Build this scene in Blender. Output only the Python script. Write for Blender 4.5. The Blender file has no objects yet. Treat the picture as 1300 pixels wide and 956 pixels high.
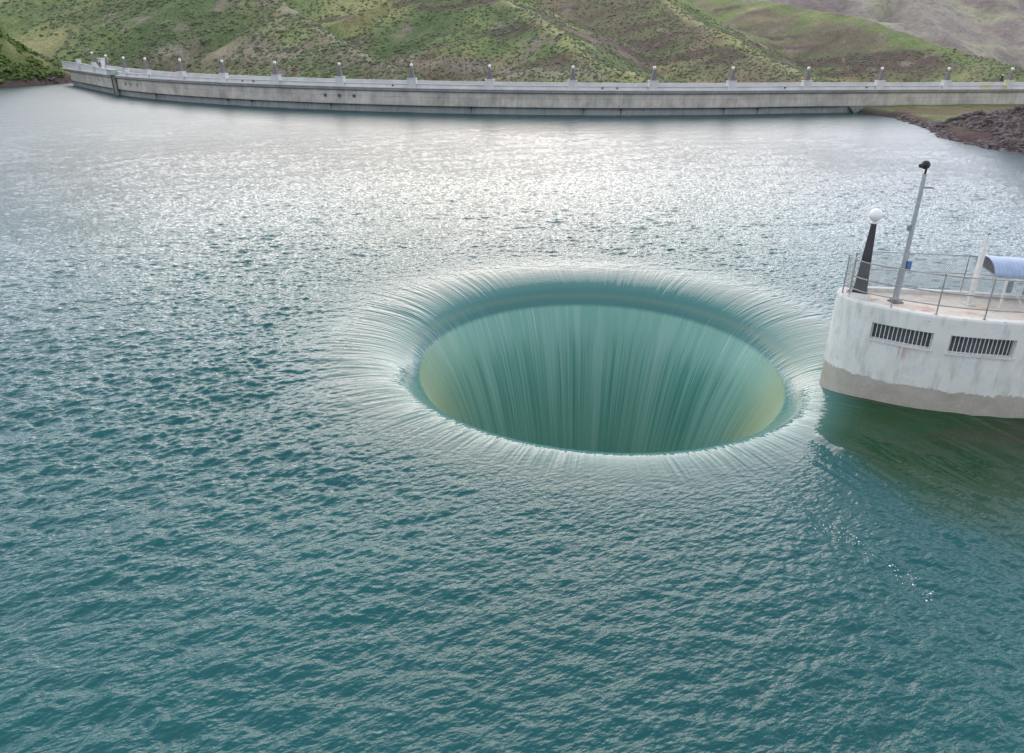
import bpy, math, random
import numpy as np
random.seed(7); rng = np.random.default_rng(11)
R_ = math.radians
sc = bpy.context.scene
COL = sc.collection

# ------------------------------------------------------------------ helpers
def link(o, parent=None):
    COL.objects.link(o)
    if parent is not None: o.parent = parent
    return o
def tag(o, label=None, cat=None, group=None, kind=None):
    if label: o['label'] = label
    if cat: o['category'] = cat
    if group: o['group'] = group
    if kind: o['kind'] = kind
    return o
def empty(name, loc=(0,0,0), rz=0, label=None, cat=None, group=None):
    o = bpy.data.objects.new(name, None); o.location = loc; o.rotation_euler = (0,0,rz)
    o.empty_display_size = .3
    link(o); return tag(o, label, cat, group)
class MB:
    """collects shapes of ONE part"""
    def __init__(s): s.v = []; s.f = []; s.uv = None
    def add(s, vs, fs):
        n = len(s.v); s.v += [tuple(map(float, p)) for p in vs]; s.f += [tuple(n+i for i in f) for f in fs]; return s
    def box(s, c, d, rz=0, taper=(1,1), bev=0.0):
        cx, cy, cz = c; a, b, h = d[0]/2, d[1]/2, d[2]/2
        cr, sr = math.cos(rz), math.sin(rz)
        def ring(k, z, inset):
            aa, bb = a*(taper[0] if k else 1)-inset, b*(taper[1] if k else 1)-inset
            return [(cx+x*cr-y*sr, cy+x*sr+y*cr, cz+z) for x, y in ((-aa,-bb),(aa,-bb),(aa,bb),(-aa,bb))]
        if bev > 0:
            R = [ring(0,-h,bev), ring(0,-h+bev,0), ring(1,h-bev,0), ring(1,h,bev)]
        else: R = [ring(0,-h,0), ring(1,h,0)]
        vs = sum(R, []); fs = [(3,2,1,0)]
        for k in range(len(R)-1):
            for i in range(4):
                j = (i+1)%4; fs.append((4*k+i, 4*k+j, 4*k+4+j, 4*k+4+i))
        m = 4*(len(R)-1); fs.append((m,m+1,m+2,m+3))
        return s.add(vs, fs)
    def tube(s, p, q, r, r2=None, n=10, caps=True):
        p = np.array(p, float); q = np.array(q, float); r2 = r if r2 is None else r2
        d = q-p; L = np.linalg.norm(d)
        if L < 1e-6: return s
        d /= L; a = np.array([0,0,1.]) if abs(d[2]) < .9 else np.array([1.,0,0])
        u = np.cross(d, a); u /= np.linalg.norm(u); w = np.cross(d, u)
        vs = [];
        for c, rr in ((p, r), (q, r2)):
            for i in range(n):
                t = 2*math.pi*i/n; vs.append(tuple(c+rr*(math.cos(t)*u+math.sin(t)*w)))
        fs = [(i, (i+1)%n, n+(i+1)%n, n+i) for i in range(n)]
        if caps: fs += [tuple(range(n-1,-1,-1)), tuple(range(n, 2*n))]
        return s.add(vs, fs)
    def lathe(s, c, prof, n=20):
        vs = []; m = len(prof)
        for r, z in prof:
            for i in range(n):
                t = 2*math.pi*i/n; vs.append((c[0]+r*math.cos(t), c[1]+r*math.sin(t), c[2]+z))
        fs = [(k*n+i, k*n+(i+1)%n, (k+1)*n+(i+1)%n, (k+1)*n+i) for k in range(m-1) for i in range(n)]
        fs += [tuple(range(n-1,-1,-1)), tuple(range((m-1)*n, m*n))]
        return s.add(vs, fs)
    def sphere(s, c, r, n=16, m=10, sq=1):
        prof = [(max(r*math.sin(math.pi*k/m), .002), -r*sq*math.cos(math.pi*k/m)) for k in range(m+1)]
        return s.lathe(c, prof, n)
    def build(s, name, mat, parent=None, smooth=False):
        me = bpy.data.meshes.new(name); me.from_pydata(s.v, [], s.f); me.update()
        if smooth:
            for p in me.polygons: p.use_smooth = True
        me.materials.append(mat)
        o = bpy.data.objects.new(name, me); return link(o, parent)
def npmesh(name, V, F, mat, parent=None, smooth=True, attrs=None):
    """V (n,3), F (m,4) or (m,3) -> mesh"""
    me = bpy.data.meshes.new(name); V = np.ascontiguousarray(V, np.float32); F = np.ascontiguousarray(F, np.int32)
    me.vertices.add(len(V)); me.vertices.foreach_set('co', V.ravel())
    k = F.shape[1]; me.loops.add(F.size); me.loops.foreach_set('vertex_index', F.ravel())
    me.polygons.add(len(F)); me.polygons.foreach_set('loop_start', np.arange(0, F.size, k, dtype=np.int32))
    me.polygons.foreach_set('loop_total', np.full(len(F), k, np.int32))
    me.polygons.foreach_set('use_smooth', np.full(len(F), smooth, bool))
    me.update(calc_edges=True)
    for an, (ty, arr) in (attrs or {}).items():
        at = me.attributes.new(an, ty, 'POINT')
        at.data.foreach_set('value' if ty == 'FLOAT' else 'color', np.ascontiguousarray(arr, np.float32).ravel())
    me.materials.append(mat)
    o = bpy.data.objects.new(name, me); return link(o, parent)
def sstep(a, b, x):
    t = np.clip((x-a)/(b-a), 0, 1); return t*t*(3-2*t)
_tab = rng.random((256,256))*2-1
def vnoise(x, y, seed=0):
    x = x+seed*17.31; y = y+seed*9.77
    xi = np.floor(x).astype(int); yi = np.floor(y).astype(int); fx = x-xi; fy = y-yi
    fx = fx*fx*(3-2*fx); fy = fy*fy*(3-2*fy)
    g = lambda a, b: _tab[a & 255, b & 255]
    return (g(xi,yi)*(1-fx)+g(xi+1,yi)*fx)*(1-fy)+(g(xi,yi+1)*(1-fx)+g(xi+1,yi+1)*fx)*fy
def fbm(x, y, sc_, oct_=5, seed=0, gain=.5):
    a = 1; s = 0; t = 0
    for o in range(oct_):
        c, n = math.cos(o*1.3), math.sin(o*1.3)
        s = s + a*vnoise((x*c-y*n)/sc_, (x*n+y*c)/sc_, seed+o*3); t += a; a *= gain; sc_ /= 2.03
    return s/t

# ------------------------------------------------------------------ materials
class NT:
    def __init__(s, name):
        s.m = bpy.data.materials.new(name); s.m.use_nodes = True; s.t = s.m.node_tree
        s.b = s.t.nodes['Principled BSDF']
    def n(s, ty, **kw):
        x = s.t.nodes.new(ty)
        for k, v in kw.items():
            if k.startswith('_'): setattr(x, k[1:], v)
            else: x.inputs[k.replace('__',' ')].default_value = v
        return x
    def l(s, a, b): s.t.links.new(a, b)
    def noise(s, scale, detail=4, vec=None, map_=None, rough=.55):
        x = s.n('ShaderNodeTexNoise'); x.inputs['Scale'].default_value = scale; x.inputs['Detail'].default_value = detail
        x.inputs['Roughness'].default_value = rough
        if vec is None:
            tc = s.n('ShaderNodeTexCoord'); vec = tc.outputs['Object']
        if map_:
            mp = s.n('ShaderNodeMapping'); mp.inputs['Scale'].default_value = map_; s.l(vec, mp.inputs['Vector']); vec = mp.outputs[0]
        s.l(vec, x.inputs['Vector']); return x.outputs['Fac']
    def ramp(s, fac, stops):
        x = s.n('ShaderNodeValToRGB'); e = x.color_ramp.elements
        e[0].position, e[0].color = stops[0][0], (*stops[0][1], 1); e[1].position, e[1].color = stops[-1][0], (*stops[-1][1], 1)
        for p, c in stops[1:-1]:
            k = e.new(p); k.color = (*c, 1)
        s.l(fac, x.inputs[0]); return x.outputs[0]
    def mix(s, fac, a, b, mode='MIX'):
        x = s.n('ShaderNodeMix', _data_type='RGBA', _blend_type=mode)
        for i, v in ((0, fac), (6, a), (7, b)):
            if isinstance(v, (int, float)): x.inputs[i].default_value = v
            elif isinstance(v, tuple): x.inputs[i].default_value = (*v, 1)
            else: s.l(v, x.inputs[i])
        return x.outputs[2]
    def math(s, op, a, b=None, clamp=False):
        x = s.n('ShaderNodeMath', _operation=op, _use_clamp=clamp)
        for i, v in ((0, a), (1, b)):
            if v is None: continue
            if isinstance(v, (int, float)): x.inputs[i].default_value = v
            else: s.l(v, x.inputs[i])
        return x.outputs[0]
    def bump(s, h, strength=.3, dist=.05, normal=None):
        x = s.n('ShaderNodeBump'); x.inputs['Strength'].default_value = strength; x.inputs['Distance'].default_value = dist
        s.l(h, x.inputs['Height'])
        if normal is not None: s.l(normal, x.inputs['Normal'])
        s.l(x.outputs[0], s.b.inputs['Normal']); return x.outputs[0]
    def col(s, c):
        if isinstance(c, tuple): s.b.inputs['Base Color'].default_value = (*c, 1)
        else: s.l(c, s.b.inputs['Base Color'])
def plain(name, c, rough=.6, metal=0, var=.25, scale=6, spec=.5):
    t = NT(name); f = t.noise(scale, 5)
    d = tuple(x*(1-var) for x in c); u = tuple(min(1, x*(1+var)) for x in c)
    t.col(t.ramp(f, [(.3, d), (.7, u)])); t.b.inputs['Roughness'].default_value = rough
    t.b.inputs['Metallic'].default_value = metal; t.b.inputs['Specular IOR Level'].default_value = spec
    t.bump(f, .15, .01); return t.m

def concrete(name, base, dark, streak=.5, scale=1.0, joints=False, marks=False):
    t = NT(name)
    f1 = t.noise(.35*scale, 5); f2 = t.noise(2.2*scale, 6, map_=(1,1,.13)); f3 = t.noise(9*scale, 5)
    c = t.ramp(f1, [(.3, dark), (.62, base)])
    s = t.ramp(f2, [(.36, tuple(x*2.0 for x in dark)), (.54, (1,1,1)), (.75, (1.0,1.0,1.0))])
    c = t.mix(streak, c, s, 'MULTIPLY')
    c = t.mix(.35, c, t.ramp(f3, [(.3,(.55,.55,.55)),(.7,(1,1,1))]), 'MULTIPLY')
    if marks:   # lime bloom in patches
        f4 = t.noise(.9, 6, map_=(1,1,2.2)); c = t.mix(t.math('MULTIPLY', t.ramp(f4, [(.58,(0,0,0)),(.68,(1,1,1))]), .6), c, (.5,.51,.5))
    if joints:
        uv = t.n('ShaderNodeUVMap'); br = t.n('ShaderNodeTexBrick'); br.offset = 0
        t.l(uv.outputs[0], br.inputs['Vector'])
        for k, v in (('Scale', 1), ('Mortar Size', .035), ('Brick Width', 8.15), ('Row Height', 1.52), ('Mortar Smooth', .3), ('Bias', 0)): br.inputs[k].default_value = v
        br.inputs['Color1'].default_value = (1,1,1,1); br.inputs['Color2'].default_value = (.86,.86,.86,1); br.inputs['Mortar'].default_value = (.5,.5,.5,1)
        c = t.mix(.8, c, br.outputs['Color'], 'MULTIPLY')
    t.col(c); t.b.inputs['Roughness'].default_value = .85; t.b.inputs['Specular IOR Level'].default_value = .25
    t.bump(f3, .3, .02); return t.m

M = {}
M['dam'] = concrete('weathered dam concrete', (.68,.64,.57), (.42,.40,.36), .75, 1.0, True, True)
M['dam_low'] = concrete('wet lower dam concrete', (.38,.40,.385), (.27,.29,.285), .4, 1.0, True)
M['cornice'] = concrete('stained cornice concrete', (.46,.43,.41), (.33,.31,.30), .5, 1.0)
M['coping'] = concrete('pale parapet concrete', (.68,.68,.66), (.56,.56,.55), .35, 1.0)
M['road'] = plain('dam road concrete', (.25,.25,.24), .9)
M['black'] = plain('black steel', (.015,.016,.018), .6)
M['obelisk'] = plain('brown bronze lamp obelisk', (.17,.145,.15), .6, 0, .3, 3)
M['obelisk_dark'] = plain('dark bronze lamp obelisk', (.04,.033,.042), .4, .2, .3, 3)
t = NT('opal glass globe'); t.col((.76,.76,.73)); t.b.inputs['Roughness'].default_value = .25
t.b.inputs['Subsurface Weight'].default_value = .3; t.b.inputs['Subsurface Radius'].default_value = (.1,.1,.1); M['globe'] = t.m
M['galv'] = plain('galvanised steel', (.34,.37,.40), .45, .3, .15, 8)
M['rail'] = plain('weathered grey pipe rail', (.32,.31,.30), .55, .2, .35, 5)
M['wire'] = plain('fence wire', (.38,.39,.39), .5, .4, .1)
M['white_paint'] = plain('white painted metal', (.66,.66,.63), .5, 0, .12, 5)
M['bluebox'] = plain('blue plastic box', (.07,.16,.36), .5)
M['greycab'] = plain('grey cabinet paint', (.17,.2,.23), .5)
M['yellow'] = plain('yellow safety paint', (.62,.56,.12), .5)
M['redbrown'] = plain('dry twigs', (.19,.10,.10), .9)
M['bars'] = plain('pale window bars', (.68,.69,.68), .5, .1, .2, 9)
M['inside'] = plain('dark interior', (.085,.09,.10), .8)
M['palegreen'] = plain('pale green sheet metal', (.38,.46,.40), .6)
t = NT('blue corrugated roof sheet')
tc = t.n('ShaderNodeTexCoord'); wv = t.n('ShaderNodeTexWave', _wave_type='BANDS'); wv.bands_direction = 'X'
wv.inputs['Scale'].default_value = 2.2; t.l(tc.outputs['Object'], wv.inputs['Vector'])
c0 = t.ramp(t.noise(2.5, 5), [(.3,(.24,.33,.48)),(.7,(.34,.43,.57))])
t.col(t.mix(.25, c0, t.ramp(wv.outputs['Fac'], [(0,(.75,.75,.75)),(1,(1,1,1))]), 'MULTIPLY'))
t.b.inputs['Roughness'].default_value = .4; t.bump(wv.outputs['Fac'], .5, .02); M['blueroof'] = t.m

# tower wall: flaking pale paint over bare concrete below a ragged line, rust runs under the windows
t = NT('flaking pale blue painted concrete')
geo = t.n('ShaderNodeNewGeometry'); sx = t.n('ShaderNodeSeparateXYZ'); t.l(geo.outputs['Position'], sx.inputs[0])
n1 = t.noise(.9, 5); n2 = t.noise(3.2, 7, map_=(1,1,.25)); n3 = t.noise(14, 6); n4 = t.noise(5.5, 8, rough=.7)
paint = t.ramp(n1, [(.3,(.60,.61,.57)),(.55,(.70,.70,.665)),(.75,(.62,.66,.675))])
paint = t.mix(.55, paint, t.ramp(n2, [(.34,(.62,.66,.62)),(.5,(1,1,1))]), 'MULTIPLY')
paint = t.mix(.30, paint, t.ramp(t.noise(1.7,4,map_=(1,1,.35)), [(.45,(1,1,1)),(.7,(.87,.89,.82))]), 'MULTIPLY')
bare = t.mix(.6, t.ramp(t.noise(1.3,5), [(.3,(.38,.35,.295)),(.7,(.5,.465,.40))]), t.ramp(n3, [(.3,(.7,.7,.7)),(.7,(1,1,1))]), 'MULTIPLY')
line = t.math('ADD', sx.outputs[2], t.math('MULTIPLY', t.math('SUBTRACT', n4, .5), .42))
line = t.math('ADD', line, t.math('MULTIPLY', t.math('SUBTRACT', t.noise(1.1,3,map_=(1,1,.12)), .5), -.45))
isp = t.math('MULTIPLY', t.math('SUBTRACT', line, .86), 22, True)
c = t.mix(isp, bare, paint)
chip = t.ramp(n4, [(.335,(1,1,1)),(.355,(0,0,0))]); c = t.mix(t.math('MULTIPLY', chip, .75), c, (.30,.29,.27))
crk = t.ramp(t.noise(7, 9, rough=.75), [(.485,(0,0,0)),(.5,(1,1,1)),(.515,(0,0,0))])
c = t.mix(t.math('MULTIPLY', t.math('MULTIPLY', crk, isp), t.ramp(n1,[(.5,(0,0,0)),(.6,(.55,.55,.55))])), c, (.25,.27,.27))
# red paint runs below first window
dx = t.math('MULTIPLY', t.math('ABSOLUTE', t.math('SUBTRACT', sx.outputs[0], 15.05)), -2.6)
mk = t.math('ADD', dx, 1.0, True)
mz = t.math('MULTIPLY', t.math('MULTIPLY', t.math('SUBTRACT', sx.outputs[2], 1.75), 3, True), t.math('MULTIPLY', t.math('SUBTRACT', 2.5, sx.outputs[2]), 9, True))
rr_ = t.math('MULTIPLY', t.math('MULTIPLY', mk, mz), t.ramp(t.noise(11,4,map_=(1,1,.05)), [(.5,(0,0,0)),(.56,(1,1,1))]))
c = t.mix(t.math('MULTIPLY', rr_, .6), c, (.40,.20,.22))
t.col(c); t.b.inputs['Roughness'].default_value = .8; t.b.inputs['Specular IOR Level'].default_value = .25; t.bump(t.math('ADD', n4, t.math('MULTIPLY', isp, .4)), .45, .02)
M['towerwall'] = t.m
t = NT('buff deck with rust stains')
n1 = t.noise(.8, 5); n2 = t.noise(4, 6)
c = t.ramp(n1, [(.3,(.62,.52,.42)),(.52,(.64,.59,.51)),(.7,(.58,.57,.52))])
c = t.mix(t.math('MULTIPLY', t.ramp(t.noise(1.1,5,map_=(1,1.8,1)), [(.53,(0,0,0)),(.66,(1,1,1))]), .55), c, (.42,.22,.16))
c = t.mix(.4, c, t.ramp(n2, [(.3,(.7,.7,.7)),(.6,(1,1,1))]), 'MULTIPLY'); t.col(c); t.b.inputs['Roughness'].default_value = .85
M['deck'] = t.m

# hills
def hillmat(name, fine=1.0, spk=.8):
    t = NT(name); at = t.n('ShaderNodeAttribute'); at.attribute_name = 'tc'
    f1 = t.noise(.9*fine, 6, rough=.65); f2 = t.noise(.22*fine, 5)
    c = t.mix(spk, at.outputs['Color'], t.ramp(f1, [(.34,(.42,.46,.42)),(.47,(.88,.9,.85)),(.62,(1.25,1.2,1.15))]), 'MULTIPLY')
    c = t.mix(.5, c, t.ramp(f2, [(.3,(.66,.68,.7)),(.7,(1.2,1.18,1.1))]), 'MULTIPLY')
    t.col(c); t.b.inputs['Roughness'].default_value = .95; t.b.inputs['Specular IOR Level'].default_value = .1
    t.bump(f1, .9, .8); return t.m
M['hill'] = hillmat('grass and sagebrush slope'); M['mtn'] = hillmat('dry far slope', .12, .5)
M['bank'] = hillmat('rocky bank', 3.5, .85)
def leafmat(name, a, b, sc_=.6):
    t = NT(name); oi = t.noise(sc_, 3)
    t.col(t.ramp(oi, [(.35, a), (.65, b)])); t.b.inputs['Roughness'].default_value = .9; t.b.inputs['Specular IOR Level'].default_value = .1; return t.m
M['sage'] = leafmat('sagebrush leaves', (.11,.145,.08), (.20,.23,.14), .35)
M['bush'] = leafmat('bank shrub leaves', (.06,.11,.035), (.16,.22,.065), .4)
M['bluebush'] = leafmat('blue green shrub leaves', (.06,.11,.11), (.10,.16,.13), 1.5)
M['rock'] = leafmat('basalt rock', (.075,.06,.062), (.20,.17,.165), .7)

# ------------------------------------------------------------------ camera
F_, P_ = 900., 22.7
cam = bpy.data.cameras.new('camera'); co = bpy.data.objects.new('camera', cam); COL.objects.link(co)
cam.sensor_width = 36; cam.sensor_fit = 'HORIZONTAL'; cam.lens = 36*F_/1300; cam.shift_y = -(478-433)/1300
cam.clip_start = .5; cam.clip_end = 9000
from mathutils import Matrix
co.matrix_world = Matrix.Translation((0,0,13)) @ Matrix.Rotation(R_(90-P_), 4, 'X') @ Matrix.Rotation(R_(0.6), 4, 'Z')
sc.camera = co

# ------------------------------------------------------------------ sky and sun
SUN_AZ, SUN_EL = -4.0, 24.0     # degrees right of +Y, elevation
w = bpy.data.worlds.new('World'); sc.world = w; w.use_nodes = True
nt = w.node_tree; N = nt.nodes; L = nt.links
bg = N['Background']; bg.inputs['Strength'].default_value = .1
sky = N.new('ShaderNodeTexSky'); sky.sky_type = 'NISHITA'; sky.sun_disc = False
sky.sun_elevation = R_(SUN_EL); sky.sun_rotation = R_(SUN_AZ); sky.dust_density = 1.0; sky.air_density = 1.0; sky.altitude = 800
tc = N.new('ShaderNodeTexCoord')
def wm(op, a, b=None, clamp=False):
    x = N.new('ShaderNodeMath'); x.operation = op; x.use_clamp = clamp
    for i, v in ((0,a),(1,b)):
        if v is None: continue
        if isinstance(v, (int,float)): x.inputs[i].default_value = v
        else: L.new(v, x.inputs[i])
    return x.outputs[0]
sunv = (math.sin(R_(SUN_AZ))*math.cos(R_(SUN_EL)), math.cos(R_(SUN_AZ))*math.cos(R_(SUN_EL)), math.sin(R_(SUN_EL)))
dp = N.new('ShaderNodeVectorMath'); dp.operation = 'DOT_PRODUCT'; L.new(tc.outputs['Generated'], dp.inputs[0]); dp.inputs[1].default_value = sunv
dot = wm('MAXIMUM', dp.outputs['Value'], 0.0)
sep = N.new('ShaderNodeSeparateXYZ'); L.new(tc.outputs['Generated'], sep.inputs[0])
# cloud deck: project direction on a plane so clouds flatten to the horizon
zz = wm('ADD', wm('MAXIMUM', sep.outputs[2], 0.0), .12)
cmb = N.new('ShaderNodeCombineXYZ'); L.new(wm('DIVIDE', sep.outputs[0], zz), cmb.inputs[0]); L.new(wm('DIVIDE', sep.outputs[1], zz), cmb.inputs[1])
ns = N.new('ShaderNodeTexNoise'); ns.inputs['Scale'].default_value = .8; ns.inputs['Detail'].default_value = 5; L.new(cmb.outputs[0], ns.inputs['Vector'])
cl = N.new('ShaderNodeValToRGB'); cl.color_ramp.elements[0].position = .38; cl.color_ramp.elements[1].position = .6; L.new(ns.outputs['Fac'], cl.inputs[0])
cover = wm('ADD', wm('MULTIPLY', cl.outputs[0], .45), .5)
# clouds glow warm near the sun and are grey white elsewhere
front = wm('POWER', wm('ADD', wm('MULTIPLY', sep.outputs[1], .5), .5, True), 1.0)
lowsky = wm('MULTIPLY', wm('POWER', wm('SUBTRACT', 1.0, wm('MAXIMUM', sep.outputs[2], 0.0), True), 1.25), front)
bright = wm('ADD', 6.6, wm('ADD', wm('MULTIPLY', lowsky, 20.0), wm('ADD', wm('MULTIPLY', wm('POWER', dot, 4.0), 3.0), wm('MULTIPLY', wm('POWER', dot, 16.0), 3.5))))
cc = N.new('ShaderNodeMix'); cc.data_type = 'RGBA'; L.new(wm('POWER', dot, 10.0), cc.inputs[0]); cc.inputs[6].default_value = (.885,.90,1,1); cc.inputs[7].default_value = (1,.885,.83,1)
cb = N.new('ShaderNodeVectorMath'); cb.operation = 'SCALE'; L.new(cc.outputs[2], cb.inputs[0]); L.new(bright, cb.inputs['Scale'])
fin = N.new('ShaderNodeMix'); fin.data_type = 'RGBA'; L.new(cover, fin.inputs[0]); L.new(sky.outputs[0], fin.inputs[6]); L.new(cb.outputs[0], fin.inputs[7])
L.new(fin.outputs[2], bg.inputs[0])
sl = bpy.data.lights.new('sun', 'SUN'); sl.energy = .5; sl.angle = R_(55); sl.color = (1,.9,.78)
so = bpy.data.objects.new('sun', sl); COL.objects.link(so)
from mathutils import Vector
so.rotation_euler = Vector(sunv).to_track_quat('Z', 'Y').to_euler()
sc.view_settings.view_transform = 'Standard'; sc.view_settings.look = 'None'; sc.view_settings.gamma = 1
sc.view_settings.exposure = 0.85
sc.cycles.max_bounces = 6; sc.cycles.diffuse_bounces = 3; sc.cycles.glossy_bounces = 3
sc.cycles.caustics_reflective = False; sc.cycles.caustics_refractive = False

# ------------------------------------------------------------------ dam path
DCX, DCY, DR = 5.35, 301.2, 152.3
A0, A1, PH0, PH1 = R_(-46), R_(20), R_(-49), R_(14)
def dpath(s, off=0.):
    """point on the upstream face at arc length s, off = metres towards the lake; returns x, y, heading"""
    th = s/DR
    if th < A0: a, ph, ds = A0, PH0, s-A0*DR
    elif th > A1: a, ph, ds = A1, PH1, s-A1*DR
    else: a, ph, ds = th, th, 0.
    x = DCX+DR*math.sin(a)+ds*math.cos(ph); y = DCY-DR*math.cos(a)+ds*math.sin(ph)
    return x+off*math.sin(ph), y-off*math.cos(ph), ph
def dist_poly(X, Y, pts, closed=False):
    """distance, nearest param z, side"""
    best = np.full(X.shape, 1e9); zz = np.zeros(X.shape); side = np.zeros(X.shape)
    for (a, b) in zip(pts[:-1], pts[1:]):
        ax, ay = a[0], a[1]; bx, by = b[0], b[1]; dx, dy = bx-ax, by-ay; l2 = dx*dx+dy*dy
        t = np.clip(((X-ax)*dx+(Y-ay)*dy)/l2, 0, 1); d = np.hypot(X-ax-t*dx, Y-ay-t*dy)
        m = d < best; best = np.where(m, d, best)
        if len(a) > 2: zz = np.where(m, a[2]+t*(b[2]-a[2]), zz)
        side = np.where(m, dx*(Y-ay)-dy*(X-ax), side)
    return best, zz, side
DAMLINE = [dpath(s)[:2] for s in np.arange(-215, 190, 5.)]

# ------------------------------------------------------------------ water with the spillway funnel
HX, HY = 4.15, 31.2
def build_water():
    NTH = 2048
    prof = [(3.9,-24),(4.1,-20),(4.5,-16),(5.0,-12.5),(5.7,-9.3),(6.4,-6.6),(7.1,-4.4),(7.7,-2.95),(8.1,-2.15),(8.38,-1.63),(8.60,-1.25),(8.8,-1.05),(9.1,-.83),(9.5,-.59),(9.9,-.42),(10.3,-.295),(10.8,-.19),(11.4,-.108),(12.2,-.047),(13.2,-.014),(14.4,0)]
    prof = np.array(prof); seg = np.r_[0, np.cumsum(np.hypot(np.diff(prof[:,0]), np.diff(prof[:,1])))]
    # smooth resample
    def samp(s):
        # catmull via numpy: cubic hermite with finite differences
        i = np.clip(np.searchsorted(seg, s)-1, 0, len(seg)-2); h = seg[i+1]-seg[i]; t = (s-seg[i])/h
        d = np.gradient(prof, seg, axis=0)
        h00 = 2*t**3-3*t**2+1; h10 = t**3-2*t**2+t; h01 = -2*t**3+3*t**2; h11 = t**3-t**2
        return h00[:,None]*prof[i]+(h10*h)[:,None]*d[i]+h01[:,None]*prof[i+1]+(h11*h)[:,None]*d[i+1]
    Lf = seg[-1]; sp = [0.]
    while sp[-1] < Lf:
        rem = Lf-sp[-1]; sp.append(sp[-1]+(.14 if rem > 9 else .05))
    sp[-1] = Lf; P = samp(np.array(sp)); r_in, z_in = P[:,0], P[:,1]
    r_out = [14.45]
    while r_out[-1] < 420: r_out.append(r_out[-1]*1.0045+.0)
    r = np.r_[r_in, r_out]; z = np.r_[z_in, np.zeros(len(r_out))]
    NR = len(r); nin = len(r_in)
    th = np.linspace(0, 2*np.pi, NTH, endpoint=False)
    # on the camera side the sheet stays flat longer and rolls over more sharply
    zn = np.interp(r, [8.6,8.85,9.1,9.35,9.6,9.85,10.2,10.7,11.4,12.3,13.5], [-1.25,-.93,-.66,-.43,-.26,-.155,-.085,-.042,-.018,-.005,0])
    kz = np.convolve(np.pad(zn, 4, mode='edge'), np.ones(9)/9, 'valid'); zn = np.where(r > 8.8, kz, zn)
    dzn = np.where((r > 8.6) & (r < 14), zn-z, 0)
    # profile normals
    dr = np.gradient(r); dz = np.gradient(z); ln = np.hypot(dr, dz); nr, nz = -dz/ln, dr/ln
    Rr = r[:,None]; X = HX+Rr*np.cos(th)[None]; Y = HY+Rr*np.sin(th)[None]
    # ---- wind waves: spectral tiles
    def tile(Lt, n, lam0, lam1, ang, spread, seed, pw):
        g = np.random.default_rng(seed); k = np.fft.fftfreq(n, Lt/n)*2*np.pi
        kx, ky = np.meshgrid(k, k, indexing='ij'); kk = np.hypot(kx, ky)+1e-9; lam = 2*np.pi/kk
        band = np.exp(-(np.log(lam/np.sqrt(lam0*lam1))/(.5*np.log(lam1/lam0)))**4)
        ca = np.abs(kx*np.cos(ang)+ky*np.sin(ang))/kk
        amp = band*kk**(-pw)*ca**spread
        h = np.fft.ifft2(np.fft.fft2(g.standard_normal((n,n)))*amp).real
        gx, gy = np.gradient(h, Lt/n); s = np.sqrt((gx**2+gy**2).mean()); return h/s, Lt, n
    def look(T, rot, off=(0,0)):
        h, Lt, n = T; c, s = math.cos(rot), math.sin(rot)
        u = ((X*c-Y*s+off[0])/Lt*n) % n; v = ((X*s+Y*c+off[1])/Lt*n) % n
        i = np.floor(u).astype(int); j = np.floor(v).astype(int); fu = u-i; fv = v-j; i %= n; j %= n; i1 = (i+1)%n; j1 = (j+1)%n
        return (h[i,j]*(1-fu)+h[i1,j]*fu)*(1-fv)+(h[i,j1]*(1-fu)+h[i1,j1]*fu)*fv
    a = R_(116)
    T1 = tile(61., 1024, .20, .55, a, .8, 1, 1.6); T2 = tile(83., 1024, .5, 1.5, a, 1.3, 2, 1.8); T3 = tile(171., 512, 2.0, 8., a, 2.0, 3, 2.2)
    f1 = 1-.85*sstep(45, 130, r)[:,None]; f2 = 1-sstep(140, 260, r)[:,None]
    patch = 1+.6*fbm(X, Y, 12, 3, 5)+.55*fbm(X*.8+Y*.3, Y*1.6, 34, 3, 9)
    W = (.185*f1*look(T1, .0)+.115*f2*look(T2, .25)+.035*look(T3, -.2))*np.clip(patch, .4, 1.7)*(1-.30*sstep(22, 100, r))[:,None]
    # calm water in the lee of the tower
    edge = .5*fbm(X, Y, 1.6, 3, 49)
    calm = sstep(-.3, 1.2, (X-11.6)*.91+(Y-23)*.42+edge)*sstep(16.0, 20.5, Y+edge)*sstep(12.4, 13.4, X+.5*(25-Y)*(Y<25))*(1-sstep(27,29,Y))
    W *= (1-.84*calm); W += calm*(.05*fbm(X*.55+Y*.3, Y*1.3-X*.3, 1.5, 3, 45)+.022*fbm(X*.5+Y*.25, Y*1.5-X*.4, .5, 2, 47))
    # ---- drawdown streaks: anisotropic filtered noise on the (ring, angle) grid
    def streak(cr, ct, seed):
        g = np.random.default_rng(seed); n = g.standard_normal((NR+64, NTH))
        ka = np.fft.fftfreq(NR+64)[:,None]; kb = np.fft.rfftfreq(NTH)[None]
        hh = np.fft.irfft2(np.fft.rfft2(n)*np.exp(-(ka*cr*2.2)**2-(kb*ct*2.2)**2), s=(NR+64, NTH))[:NR]
        return hh/hh.std()
    wig = (.9*np.sin(th*3+1)+.6*np.sin(th*7+2))
    S = .55*streak(26, 1.5, 21)+.6*streak(40, 3.4, 22)+.6*streak(60, 9, 23)
    ws = sstep(9.2, 10.6, r)*(1-sstep(11.4, 15.5, r)); wf = (1-sstep(8.4, 9.5, r))
    env = 1+.45*streak(120, 60, 29)
    A = (.0085*ws+.0060+.0*r)[:,None]*0+(.0090*ws+.0035*sstep(8.2,9.5,r)*(1-sstep(16,24,r)))[:,None]*np.clip(env, .3, 2.2)
    deep = (wf*(.0065))[:,None]*(.6*streak(60, 2.0, 31)+.8*streak(100, 6, 32)+.8*streak(90, 20, 34))
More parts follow.
